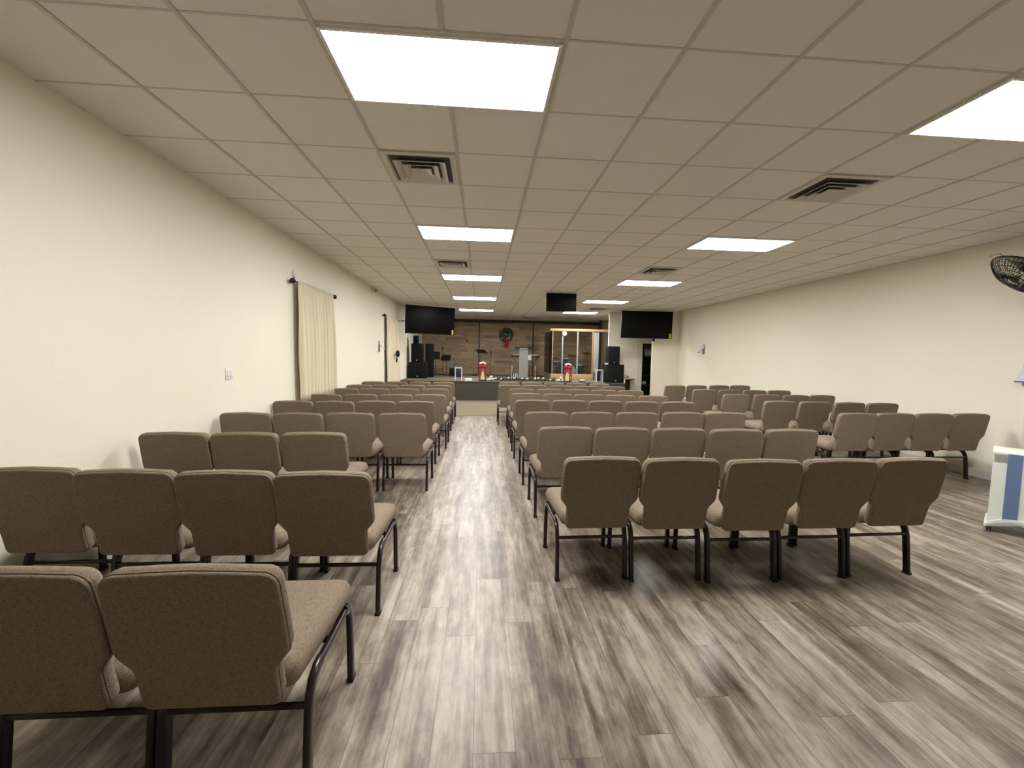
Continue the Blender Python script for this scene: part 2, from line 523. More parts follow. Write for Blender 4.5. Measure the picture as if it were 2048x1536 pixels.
# ------------------------------------------------------------------ padded chairs
def back_outline():
    pts = []
    def arc(cx, cz, r, a0, a1, n):
        for k in range(n+1):
            a = math.radians(a0+(a1-a0)*k/n); pts.append((cx+r*math.cos(a), cz+r*math.sin(a)))
    H = .488          # along the leaning panel
    arc(.179, .024, .024, -90, 0, 4)
    pts.append((.203, .09)); pts.append((.204, .140))
    for k in range(1, 8):           # flare out above the waist
        t = k/8; s = t*t*(3-2*t)
        pts.append((.204+.043*s, .140+.078*t))
    pts.append((.2475, .222)); pts.append((.2465, .32)); pts.append((.2425, H-.065))
    arc(.196, H-.050, .046, 5, 82, 6)
    n = len(pts)
    pts += [(.10, H+.001), (.0, H+.004), (-.10, H+.001)]
    pts += [(-x, z) for x, z in pts[:n][::-1]]
    return pts
OUT = back_outline()
def inset(pts, d):
    n = len(pts); o = []
    for i, (x, z) in enumerate(pts):
        a = pts[i-1]; b = pts[(i+1) % n]
        tx, tz = b[0]-a[0], b[1]-a[1]; l = math.hypot(tx, tz) or 1
        o.append((x-(tz/l)*d, z+(tx/l)*d))     # counter-clockwise outline: inward normal is (-tz, tx)
    return o
LEAN = math.radians(11.5)
def back_pt(x, s, dep):             # dep grows towards the sitter
    return (x, -.355-s*math.sin(LEAN)+dep*math.cos(LEAN), .395+s*math.cos(LEAN)+dep*math.sin(LEAN))
def back_rings(spec): return [[back_pt(x, s, dep) for x, s in inset(OUT, d)] for d, dep in spec]

def seat_outline(hw=.243, yf=.258, yr=-.295):
    pts = []
    def arc(cx, cy, r, a0, a1, n):
        for k in range(n+1):
            a = math.radians(a0+(a1-a0)*k/n); pts.append((cx+r*math.cos(a), cy+r*math.sin(a)))
    arc(hw-.055, yf-.055, .055, 0, 90, 6)
    arc(-hw+.055, yf-.055, .055, 90, 180, 6)
    arc(-hw+.075, yr+.055, .055, 180, 270, 5)
    arc(hw-.075, yr+.055, .055, 270, 360, 5)
    return pts

def make_chair(label, group):
    t = thing('padded_chair', label, 'chair', (0, 0, 0), 0, group)
    so = seat_outline()
    bm = bm_new()
    z0 = .379
    def zz(y, z): return z+.012*(y+.3)/.55-.018*max(0, (y-.12)/.13)**2
    rings = []
    for d, z in ((.035, z0+.004), (.012, z0+.012), (.002, z0+.030), (0, z0+.054), (.005, z0+.076), (.018, z0+.094), (.042, z0+.105)):
        rings.append([(x, y, zz(y, z)) for x, y in inset(so, d)])
    last = inset(so, .042)
    for k, z in ((.88, z0+.110), (.7, z0+.114), (.45, z0+.116), (.2, z0+.117)): rings.append([(x*k, -.02+(y+.02)*k, zz(-.02+(y+.02)*k, z)) for x, y in last])
    add_rings(bm, rings); obj('seat', bm, 'fabric', t, 60)
    bm = bm_new(); add_rings(bm, back_rings([(.0125, .0), (.007, .0), (.001, .004), (0, .010), (.001, .017)])); obj('back_panel', bm, 'fabric', t, 60)
    bm = bm_new(); add_rings(bm, back_rings([(.004, .018), (0, .026), (0, .040), (.005, .054), (.013, .063), (.022, .067)])); obj('backrest', bm, 'fabric', t, 60)
    bm = bm_new(); add_tube(bm, [back_pt(x, s, .0175) for x, s in inset(OUT, .001)], .0045, 6, False, True); obj('piping', bm, 'fabric', t)
    w, h = .026, .042
    for s in (-1, 1):
        x = s*.2335
        rear = [(x, -.250, .012), (x, -.236, .16), (x, -.224, .27), (x, -.213, .315), (x, -.192, .347), (x, -.158, .364), (x, -.12, .367)]
        bm = bm_new(); add_strap(bm, rear, (1, 0, 0), w, h, .3); lg = obj('leg', bm, 'leg', t, 50)
        bm = bm_new(); add_box(bm, (x, -.251, .008), (w+.004, h+.004, .016), None, .003); obj('foot_cap', bm, 'rubber', lg)
        front = [(x, .232, .012), (x, .226, .20), (x, .220, .31), (x, .210, .348), (x, .184, .370), (x, .15, .377)]
        bm = bm_new(); add_strap(bm, front, (1, 0, 0), w, h, .3); lg = obj('leg', bm, 'leg', t, 50)
        bm = bm_new(); add_box(bm, (x, .232, .008), (w+.004, h+.004, .016), None, .003); obj('foot_cap', bm, 'rubber', lg)
        bm = bm_new(); add_strap(bm, [(x, -.125, .367), (x, 0, .371), (x, .155, .377)], (1, 0, 0), w, h*.6, .3); obj('side_rail', bm, 'leg', t, 50)
    bm = bm_new(); add_box(bm, (0, -.228, .283), (.446, .016, .018), None, .003); obj('stretcher', bm, 'leg', t)
    bm = bm_new(); add_box(bm, (0, -.02, .376), (.44, .03, .014), None, .003); add_box(bm, (0, .15, .380), (.44, .03, .014), None, .003); obj('seat_brace', bm, 'leg', t)
    return t

# (x of the back top, y of the back top) of every chair, front rows first
ROWS = [
 ('L', [(-.475, -.945), (.025, -.95)]),
 ('L', [(-1.445, .10), (-.935, .06), (-.46, .035), (.03, .01)]),
 ('L', [(-1.42, 1.07), (-.93, 1.075), (-.44, 1.09)]),
 ('L', [(-1.475, 2.12), (-.97, 2.13), (-.50, 2.17), (.02, 2.17)]),
 ('L', [(-1.495, 3.19), (-.99, 3.20), (-.51, 3.27), (-.01, 3.28)]),
 ('L', [(-1.42, 4.09), (-.95, 4.14), (-.44, 4.17), (.05, 4.22)]),
 ('L', [(-1.475, 5.12), (-1.0, 5.19), (-.50, 5.25), (.01, 5.30)]),
 ('L', [(-1.495, 5.99), (-1.01, 6.04), (-.51, 6.10), (-.01, 6.12)]),
 ('L', [(-1.49, 6.99), (-.99, 7.01), (-.51, 7.06), (-.01, 7.10)]),
 ('R', [(1.56, .325), (2.055, .295), (2.56, .255), (3.065, .275), (3.57, .30)]),
 ('R', [(1.555, 1.40), (2.055, 1.375), (2.555, 1.36), (3.05, 1.325), (3.575, 1.335)]),
 ('R', [(1.54, 2.355), (2.045, 2.37), (2.56, 2.38), (3.105, 2.41), (3.61, 2.42)]),
 ('R', [(1.53, 3.58), (2.05, 3.59), (2.555, 3.56), (3.06, 3.52), (3.59, 3.53)]),
 ('R', [(1.55, 4.60), (2.06, 4.56), (2.57, 4.53), (3.07, 4.47), (3.59, 4.40)]),
 ('R', [(1.565, 5.51), (2.08, 5.52), (2.58, 5.50), (3.09, 5.46), (3.60, 5.43)]),
 ('R', [(1.41, 6.42), (1.93, 6.43), (2.49, 6.44), (3.01, 6.42), (3.56, 6.34)]),
 ('R', [(1.455, 7.35), (1.97, 7.35), (2.48, 7.31), (2.98, 7.25), (3.50, 7.20)]),
 ('F', [(5.28, 2.47), (5.78, 2.49), (6.26, 2.485), (6.78, 2.50)]),
 ('F', [(5.28, 3.78), (5.80, 3.74), (6.28, 3.67), (6.77, 3.63)]),
 ('F', [(5.30, 4.89), (5.86, 4.87), (6.34, 4.81), (6.87, 4.85)]),
 ('F', [(5.28, 5.90), (5.79, 5.87), (6.29, 5.84), (6.82, 5.86)]),
 ('F', [(5.20, 7.02), (5.75, 7.10), (6.34, 7.19), (6.90, 7.27)]),
]
BLK = {'L': 'left block', 'R': 'middle block', 'F': 'right block'}
GRP = {'L': 'padded chairs in rows left of the aisle', 'R': 'padded chairs in rows right of the aisle', 'F': 'padded chairs in rows along the right wall'}
ORD = ['nearest', 'second nearest', 'third nearest', 'fourth nearest', 'fifth nearest', 'sixth nearest', 'seventh nearest', 'eighth nearest', 'farthest']
NTH = ['first', 'second', 'third', 'fourth', 'fifth']
ROT = {('R', 0): [1, 0, -.5, .5, 1.5], ('L', 0): [0, 0]}
cnt = {}; tot = {'L': 9, 'R': 8, 'F': 5}
chair0 = None
for blk, row in ROWS:
    r = cnt.get(blk, 0); cnt[blk] = r+1
    rn = 'farthest' if r == tot[blk]-1 else ORD[r]
    row = list(row)                 # neighbours stand side by side, not inside one another
    if blk == 'L':
        for i in range(len(row)-2, -1, -1): row[i] = (min(row[i][0], row[i+1][0]-.492), row[i][1])
    else:
        for i in range(1, len(row)): row[i] = (max(row[i][0], row[i-1][0]+.492), row[i][1])
    for i, (x, y) in enumerate(row):
        if blk == 'L': pos = NTH[len(row)-1-i]+' from the aisle'
        elif blk == 'R': pos = NTH[i]+' from the aisle'
        else: pos = NTH[len(row)-1-i]+' from the right wall'
        lab = 'taupe padded chair, %s in the %s row, %s' % (pos, rn, BLK[blk])
        rz = math.radians(ROT.get((blk, r), [random.uniform(-.5, .5) for _ in range(6)])[i])
        x = .8243+(x-.8243)*1.02; y = -2.1345+(y+2.1345)*1.01+.43
        x = max(x, XL+.262)
        loc = (x, y, 0.004 if y > 8.3 else 0)
        if chair0 is None:
            chair0 = make_chair(lab, GRP[blk]); chair0.location = loc; chair0.rotation_euler.z = rz
        else: dup(chair0, loc, rz, lab, GRP[blk])

# ------------------------------------------------------------------ left wall: curtains, rods, devices
def curtain(label, y0, y1, ztop, zbot, n, seed):
    rnd = random.Random(seed)
    bm = bm_new()
    nu, nv = n*10, 14
    amps = [rnd.uniform(.6, 1.3) for _ in range(n+1)]; ph = rnd.uniform(0, 6)
    X = XL+.062
    front = []
    for iv in range(nv+1):
        v = iv/nv; z = ztop+(zbot-ztop)*v
        rowv = []
        for iu in range(nu+1):
            u = iu/nu
            k = u*n; a = amps[int(k) % (n+1)]*(1-k % 1)+amps[(int(k)+1) % (n+1)]*(k % 1)
            amp = .006+.040*min(1, v*2.0)
            dx = amp*a*(2*abs(math.sin(PI*k+.25*math.sin(3*v+ph)))**.7-1)+.006*math.sin(2*PI*k*2.3+ph)*(1-.7*v)
            yy = y0+(y1-y0)*(u+.012*math.sin(5*v+7*u+ph)*v)
            rowv.append(bm.verts.new((X+.020+.014*min(1, v*4)+dx, yy, z)))
        front.append(rowv)
    for A, B in zip(front, front[1:]):
        for k in range(nu): bm.faces.new((A[k], A[k+1], B[k+1], B[k]))
    o = obj('curtain', bm, 'curtain', None, 80)
    md = o.modifiers.new('thick', 'SOLIDIFY'); md.thickness = .006
    return tag(o, label, 'curtain', 'cream curtains on the left wall')

def rod(label, y0, y1, z):
    t = thing('curtain_rod', label, 'curtain rod', (XL+.062, (y0+y1)/2, z), 0, 'curtain rods on the left wall')
    h = (y1-y0)/2
    bm = bm_new(); add_cyl(bm, (0, -h, 0), (0, h, 0), .011, 12); obj('pole', bm, 'rod', t)
    for s in (-1, 1):
        bm = bm_new(); add_lathe(bm, [(.006, -.045), (.014, -.04), (.016, -.034), (.03, -.026), (.038, 0), (.03, .026), (.012, .036)], (0, s*(h+.03), 0), 14, Matrix.Rotation(-s*PI/2, 3, 'X')); obj('finial', bm, 'rod', t)
        bm = bm_new(); add_tube(bm, [(-.060, s*(h-.04), 0), (0, s*(h-.04), 0)], .008, 8); add_cyl(bm, (-.062, s*(h-.04), 0), (-.055, s*(h-.04), 0), .028, 12); obj('bracket', bm, 'rod', t)
    return t
rod('dark curtain rod with ball ends on the left wall, nearer the camera', 3.80, 5.35, 2.46)
curtain('cream pleated curtain on the left wall, nearer the camera', 3.90, 5.26, 2.485, .79, 10, 3)
rod('dark curtain rod on the left wall near the stage', 9.12, 10.85, 2.50)
curtain('cream pleated curtain on the left wall beside the stage', 9.30, 10.82, 2.53, .06, 9, 5)

t = thing('light_switch', 'white light switch plate on the left wall', 'light switch', (XL, 2.39, 1.255))
bm = bm_new(); add_box(bm, (.004, 0, 0), (.008, .115, .118), None, .003); obj('plate', bm, 'white', t)
for y in (-.024, .024):
    bm = bm_new(); add_box(bm, (.011, y, 0), (.008, .032, .062), None, .003); obj('toggle', bm, 'white', t)
t = thing('motion_sensor', 'small white sensor on the left wall above the nearer curtain rod', 'sensor', (XL, 3.93, 2.575))
bm = bm_new(); add_box(bm, (.018, 0, 0), (.036, .07, .085), None, .008); obj('housing', bm, 'white', t)
bm = bm_new(); add_box(bm, (.036, 0, -.012), (.008, .045, .04), None, .003); obj('lens', bm, 'cool_white', t)
t = thing('security_camera', 'white box-shaped camera high on the left wall under the ceiling', 'camera', (XL, 8.1, 2.975))
bm = bm_new(); add_box(bm, (.07, 0, 0), (.14, .11, .10), None, .012); obj('housing', bm, 'white', t)
bm = bm_new(); add_cyl(bm, (.10, -.055, 0), (.10, -.075, 0), .034, 14); obj('lens', bm, 'grey_grille', t)
t = thing('wall_outlet', 'white wall box below the lavender wall fixture on the left wall', 'outlet', (XL, 9.23, 1.24))
bm = bm_new(); add_box(bm, (.006, 0, 0), (.012, .09, .13), None, .003); obj('plate', bm, 'white', t)
for z in (-.028, .028):
    bm = bm_new(); add_box(bm, (.013, 0, z), (.004, .034, .032), None, .001); obj('socket', bm, 'cool_white', t)

def vsign(label, loc, w, h, out, side):
    t = thing('wall_fixture', label, 'wall fixture', loc, 0, 'pale wedge-shaped wall fixtures')
    bm = bm_new(); add_box(bm, (side*.008, 0, 0), (.016, w, h), None, .002); obj('back_plate', bm, 'grey_grille', t)
    bm = bm_new()
    p = [(side*.012, -w/2, .25*h), (side*(out-.01), -w/2, -.34*h), (side*out, -w/2, -.28*h), (side*.016, -w/2, .36*h)]
    add_rings(bm, [p, [(x, w/2, z) for x, y, z in p]]); obj('sloped_flap', bm, 'lav', t, 0)
    bm = bm_new(); add_box(bm, (side*(out-.003), 0, -.31*h), (.014, w+.004, .016), None, .002); obj('edge_strip', bm, 'violet', t)
vsign('lavender wedge-shaped wall fixture on the left wall before the far curtain', (XL, 8.74, 1.67), .12, .28, .15, 1)
vsign('pale wedge-shaped wall fixture on the right wall near the far corner', (XR, 9.78, 1.78), .12, .28, .16, -1)
vsign('pale violet wedge-shaped wall fixture above the white air purifier', (XR, 2.38, 1.38), .12, .28, .12, -1)

t = thing('wall_device', 'small black device on a bracket in front of the far left curtain', 'device', (XL, 10.0, 1.44))
bm = bm_new(); add_tube(bm, [(0, -.1, .02), (.20, -.1, .02)], .012, 8); obj('bracket', bm, 'black', t)
bm = bm_new(); add_blob(bm, (.24, -.08, .05), .12, 2, (.5, .8, .85), .03); obj('head', bm, 'black', t, 80)
bm = bm_new(); add_tube(bm, [(.22, -.08, .02), (.21, -.06, -.1), (.20, -.06, -.2)], [.03, .026, .02], 10); obj('handle', bm, 'black', t)

# ------------------------------------------------------------------ televisions
def television(label, loc, rz, w, h, tilt, arm, sticker=True, group='black televisions hung near the ceiling'):
    t = thing('television', label, 'television', loc, rz, group)
    R3 = Matrix.Rotation(tilt, 3, 'X')
    def P(x, y, z): return R3 @ Vector((x, y, z))
    bm = bm_new(); add_box(bm, P(0, .03, 0), (w, .05, h), R3, .008); obj('housing', bm, 'black', t)
    bm = bm_new(); add_box(bm, P(0, .003, .004), (w-.022, .006, h-.03), R3, .001); obj('screen', bm, 'screen', t)
    bm = bm_new()
    for lo, hi in (((-w/2, -.004, -h/2), (w/2, .01, -h/2+.014)), ((-w/2, -.004, h/2-.009), (w/2, .01, h/2)), ((-w/2, -.004, -h/2), (-w/2+.009, .01, h/2)), ((w/2-.009, -.004, -h/2), (w/2, .01, h/2))):
        c = [(a+b)/2 for a, b in zip(lo, hi)]; s = [b-a for a, b in zip(lo, hi)]
        add_box(bm, P(*c), s, R3, .001)
    obj('bezel', bm, 'black', t)
    if sticker:
        bm = bm_new(); add_box(bm, P(w/2-.06, -.003, -h/2+.09), (.055, .004, .15), R3); obj('yellow_sticker', bm, 'yellow', t, 0)
    bm = bm_new()
    for a in arm: add_tube(bm, a, .02, 8)
    add_box(bm, P(0, .07, 0), (.3, .03, .3), R3, .004); obj('mount_arm', bm, 'black', t)
    return t
lx, ly = -.78, 11.05
ang = math.atan2(11.42-10.68, 1.42)
television('large black television hung over the left stage speakers, yellow sticker at right', (lx, ly, 2.545), ang, 1.60, .86, math.radians(4),
           [[(0, .08, 0), (-.35, .42, 0)], [(-.35, .42, 0), (-.66, .92, .0)]])
tvr = television('large black television hung at right in front of the far cream wall', (6.12, 10.98, 2.56), 0, 1.68, .87, math.radians(2),
           [[(.2, .08, 0), (.75, .37, 0)], [(-.2, .08, 0), (.55, .37, 0)]])
television('small black television hung flush under the ceiling right of centre', (2.745, 8.0, 2.815), 0, .74, .44, math.radians(0),
           [[(0, .08, 0), (0, .10, .14)], [(0, .10, .14), (0, .10, .243)]], False)
bm = bm_new(); add_lathe(bm, [(.02, .05), (.04, .03), (.05, 0), (.04, -.035), (.015, -.05)], (.24, .02, -.475), 14); obj('ball_sensor', bm, 'black', tvr, 50)

# ------------------------------------------------------------------ right wall: fan and purifier
fan = thing('wall_fan', 'black caged fan high on the right wall, cut by the picture edge', 'fan', (6.82, 2.14, 2.50))
nrm = Vector((-.62, .30, -.72)).normalized()
sx_, ux_ = frame_axes(nrm)
MF = Matrix((sx_, ux_, nrm)).transposed()
RF = .30
bm = bm_new()
for sgn, dep in ((1, .10), (-1, .10)):
    for k in range(48):
        a = 2*PI*k/48
        pts = []
        for j in range(7):
            q = j/6; rr = .05+(RF-.05)*q
            hgt = sgn*dep*(1-q**3)*1.0
            pts.append(MF @ Vector((rr*math.cos(a), rr*math.sin(a), hgt)))
        add_tube(bm, pts, .0028, 4, False)
    for rr, hg in ((.05, 1), (.12, .93), (.17, .80), (.22, .60), (.26, .35)):
        add_tube(bm, [MF @ Vector((rr*math.cos(2*PI*k/32), rr*math.sin(2*PI*k/32), sgn*dep*hg)) for k in range(32)], .0028, 5, False, True)
add_tube(bm, [MF @ Vector((RF*math.cos(2*PI*k/48), RF*math.sin(2*PI*k/48), 0)) for k in range(48)], .007, 6, False, True)
obj('cage', bm, 'wire', fan)
for k in range(3):
    bm = bm_new(); a0 = 2*PI*k/3
    r0 = []; r1 = []
    for j in range(9):
        q = j/8; rr = .05+.2*q
        for lst, da, hz in ((r0, -.34-.10*q, -.03), (r1, .34+.16*q, .03)):
            lst.append(MF @ Vector((rr*math.cos(a0+da), rr*math.sin(a0+da), hz*(1-.3*q))))
    for th in (0, 1):
        off = nrm*(.002 if th else -.002)
        A = [bm.verts.new(p+off) for p in r0]; B = [bm.verts.new(p+off) for p in r1]
        for i in range(8): bm.faces.new((A[i], A[i+1], B[i+1], B[i]))
    obj('blade', bm, 'blade', fan)
bm = bm_new(); add_lathe(bm, [(.03, -.04), (.075, -.06), (.08, -.16), (.06, -.21), (.02, -.22)], (0, 0, 0), 20, MF); obj('motor', bm, 'black', fan)
bm = bm_new(); add_lathe(bm, [(.045, .078), (.05, .088), (.03, .096)], (0, 0, 0), 18, MF); obj('hub_badge', bm, 'wire', fan)
pm = MF @ Vector((0, 0, -.20))
bm = bm_new(); add_tube(bm, [pm, pm+Vector((.14, -.03, -.02)), Vector((.572, -.12, pm.z-.10))], .018, 8); add_box(bm, (.57, -.12, pm.z-.10), (.015, .12, .2), None, .004); obj('wall_bracket', bm, 'black', fan)
hp = MF @ Vector((0, RF, 0))
bm = bm_new(); top = fan.location
a_up = max(range(48), key=lambda k: (MF @ Vector((math.cos(2*PI*k/48), math.sin(2*PI*k/48), 0))).z)
e1 = MF @ Vector((RF*math.cos(2*PI*(a_up-2)/48), RF*math.sin(2*PI*(a_up-2)/48), 0)); e2 = MF @ Vector((RF*math.cos(2*PI*(a_up+2)/48), RF*math.sin(2*PI*(a_up+2)/48), 0))
upv = (e1+e2).normalized()*.05
add_tube(bm, [e1, e1+upv, e2+upv, e2], .003, 5); obj('carry_loop', bm, 'wire', fan)

pw, pd = .37, .37
ap = thing('air_purifier', 'white floor-standing air purifier with slate blue panel on casters', 'air purifier', (5.385, 1.19, 0), math.atan2(-.81, .58))
# local: x along the front face from its left edge, y away from the viewer
def arch(x): return .05+.085*max(0, math.sin(PI*min(max((x+.005)/(pw+.01), 0), 1)))**.6
bm = bm_new()
xs = [pw*k/16 for k in range(17)]
ring = [(x, arch(x)+.012) for x in xs]+[(pw, .705), (0, .705)]
add_rings(bm, [[(x, 0, z) for x, z in ring], [(x, pd, z) for x, z in ring]]); obj('body', bm, 'cool_white', ap, 0)
bm = bm_new()
xs = [-.018+(pw+.036)*k/18 for k in range(19)]
ring = [(x, arch(x)-.012) for x in xs]+[(x, arch(x)+.014) for x in xs[::-1]]
add_rings(bm, [[(x, -.018, z) for x, z in ring], [(x, pd+.018, z) for x, z in ring]]); obj('base_skirt', bm, 'cool_white', ap, 0)
bm = bm_new(); box2(bm, (-.006, -.006, .705), (pw+.006, pd+.006, .728), .006); obj('lid', bm, 'cool_white', ap)
bm = bm_new()
xs = [.085+.085*k/6 for k in range(7)]
ring = [(x, arch(x)+.014) for x in xs]+[(.17, .718), (.085, .718)]
add_rings(bm, [[(x, -.010, z) for x, z in ring], [(x, 0, z) for x, z in ring]]); obj('blue_panel', bm, 'blue', ap, 0)
bm = bm_new()
for k in range(7): box2(bm, (.008, -.005, .640+k*.009), (.083, .0, .6455+k*.009))
obj('vent_slots', bm, 'grey_grille', ap, 0)
bm = bm_new(); add_lathe(bm, [(.05, 0), (.05, .012), (.045, .016)], (pw*.62, .16, .728), 20); obj('control_dial', bm, 'blue', ap)
for x, y in ((.015, .02), (pw-.015, .02), (.015, pd-.02), (pw-.015, pd-.02)):
    bm = bm_new(); add_box(bm, (x, y, .066), (.034, .03, .022), None, .004); c = obj('caster', bm, 'black', ap)
    bm = bm_new(); add_cyl(bm, (x-.015, y-.01, .034), (x+.015, y-.01, .034), .034, 18); obj('wheel', bm, 'rubber', c)

# ------------------------------------------------------------------ stage: speakers
def speaker(label, loc, w, d, h, rz=0, name='loudspeaker', cat='speaker', group='black loudspeakers on the stage', top_round=False):
    t = thing(name, label, cat, loc, rz, group)
    bm = bm_new(); box2(bm, (-w/2, -d/2+.02, 0), (w/2, d/2, h), .03 if top_round else .012); obj('cabinet', bm, 'speaker', t)
    bm = bm_new(); box2(bm, (-w/2+.015, -d/2, .03), (w/2-.015, -d/2+.03, h-.03), .012); obj('grille', bm, 'grille', t)
    bm = bm_new(); add_cyl(bm, (0, -d/2-.002, .07), (0, -d/2+.01, .07), .022, 14); obj('badge', bm, 'chrome', t)
    return t
speaker('wide black subwoofer at the left edge of the stage under a black speaker', (-1.43, 12.85, DECK), .60, .55, .56, name='subwoofer')
speaker('black loudspeaker stacked on the left subwoofer', (-1.46, 12.85, DECK+.56), .40, .40, .66, top_round=True)
bm = bm_new(); box2(bm, (-1.60, 12.75, DECK+1.22), (-1.43, 12.97, DECK+1.50), .01); tag(obj('amplifier_box', bm, 'speaker'), 'small dark box on top of the left stacked loudspeaker', 'box')
speaker('tall black column loudspeaker right of the left speaker stack', (-1.13, 13.65, DECK), .27, .38, 1.24)
speaker('wide black subwoofer at the right edge of the stage', (5.315, 11.82, DECK), .60, .52, .61, math.radians(6), name='subwoofer')
speaker('black rounded loudspeaker stacked on the right subwoofer', (5.30, 11.85, DECK+.61), .40, .40, .62, top_round=True)
bm = bm_new(); add_box(bm, (5.06, 11.70, DECK+.61+.028), (.09, .07, .055), Matrix.Rotation(.3, 3, 'Z'), .006); tag(obj('white_box', bm, 'white'), 'small white box on the right subwoofer beside the loudspeaker', 'box')
bm = bm_new(); add_box(bm, (5.632, 11.525, DECK+.061), (.03, .05, .12), Matrix.Rotation(.2, 3, 'Z'), .008); tag(obj('white_bottle', bm, 'white'), 'small white upright packet at the right end of the stage', 'packet')
t = thing('guitar_amplifier', 'slate grey guitar amplifier on the stage behind the left white side table', 'amplifier', (-.19, 14.3, DECK))
bm = bm_new(); box2(bm, (-.26, -.13, 0), (.26, .13, .44), .02); obj('cabinet', bm, 'slate', t)
bm = bm_new(); box2(bm, (-.24, -.136, .03), (.24, -.125, .33), .004); obj('grille', bm, 'grille', t)
bm = bm_new(); add_tube(bm, [(-.08, 0, .43), (-.08, 0, .475), (.08, 0, .475), (.08, 0, .43)], .012, 8); obj('handle', bm, 'black', t)
for lab, loc in (('navy blue box on the stage behind the left white side table', (-.075, 13.95, DECK)), ('navy blue box on the stage behind the right white side table', (4.99, 12.6, DECK))):
    t = thing('blue_box', lab, 'box', loc, 0, 'navy boxes on the stage')
    bm = bm_new(); box2(bm, (-.11, -.10, 0), (.11, .10, .29), .01); obj('box_body', bm, 'navy', t)
    bm = bm_new(); box2(bm, (-.115, -.105, .29), (.115, .105, .31), .006); obj('lid', bm, 'navy', t)
for lab, x, y in (('white open-frame side table on the stage edge left of the lantern', .055, 11.72), ('white open-frame side table left of the right subwoofer', 4.83, 11.80)):
    t = thing('side_table', lab, 'side table', (x, y, DECK), 0, 'white open-frame side tables')
    bm = bm_new(); box2(bm, (-.12, -.10, .40), (.12, .10, .425), .004); obj('table_top', bm, 'white', t)
    for dx in (-.108, .108):
        for dy in (-.088, .088):
            bm = bm_new(); box2(bm, (dx-.010, dy-.010, 0), (dx+.010, dy+.010, .40), .002); obj('leg', bm, 'white', t)
bm = bm_new(); box2(bm, (.27, 11.55, DECK), (.51, 11.64, DECK+.085), .006); tag(obj('white_light_bar', bm, 'white'), 'low white box on the stage edge left of the red lantern', 'box')

# music stands and microphone stands
def music_stand(label, loc, ztray, w, tilt, rz, h=.30):
    t = thing('music_stand', label, 'music stand', loc, rz, 'black music stands on the stage')
    R3 = Matrix.Rotation(tilt, 3, 'X')
    bm = bm_new(); add_box(bm, (0, 0, ztray), (w, .012, h), R3, .003); add_box(bm, Vector((0, 0, ztray))+R3 @ Vector((0, -.02, -h/2)), (w, .05, .01), R3); obj('desk', bm, 'black', t)
    bm = bm_new(); add_cyl(bm, (0, .03, .10), (0, .02, ztray-.02), .011, 8); obj('pole', bm, 'black', t)
    for k in range(3):
        a = k*2*PI/3+.5
        bm = bm_new(); add_tube(bm, [(0, .03, .14), (.24*math.cos(a), .03+.24*math.sin(a), .012)], .009, 6); obj('leg', bm, 'black', t)
music_stand('black music stand at left, beside the tall column loudspeaker', (-1.05, 14.8, DECK), .81, .38, -.22, -.1)
music_stand('black music stand second from left, tilted, before the plank wall', (-.61, 14.7, DECK), .72, .38, -.6, -.25, .27)
music_stand('black music stand behind the left lantern, seen from below', (.80, 14.5, DECK), 1.0, .42, -1.1, .5)
def mic_stand(label, loc, z, boom=None):
    t = thing('microphone_stand', label, 'microphone stand', loc, 0, 'microphone stands on the stage')
    bm = bm_new(); add_cyl(bm, (0, 0, .02), (0, 0, z), .010, 8); obj('pole', bm, 'black', t)
    bm = bm_new(); add_lathe(bm, [(.13, 0), (.13, .012), (.03, .03)], (0, 0, 0), 20); obj('base', bm, 'black', t)
    e = boom or (0, 0, z)
    if boom:
        bm = bm_new(); add_cyl(bm, (0, 0, z-.02), boom, .008, 6); obj('boom', bm, 'black', t)
    bm = bm_new(); add_tube(bm, [(e[0], e[1], e[2]-.03), (e[0], e[1]-.03, e[2]+.05), (e[0], e[1]-.05, e[2]+.10)], [.014, .018, .028], 8); obj('microphone', bm, 'black', t)
mic_stand('black microphone stand between the two left music stands', (-.80, 15.3, DECK), 1.05)
mic_stand('black microphone stand left of the lantern with a short boom', (.50, 14.95, DECK), 1.02, (.16, 0, .94))
mic_stand('slim microphone stand right of the left lantern', (1.18, 14.5, DECK), .90)
mic_stand('black microphone stand at right behind the right white side table', (5.36, 13.9, DECK), 1.0, (-.08, 0, .99))

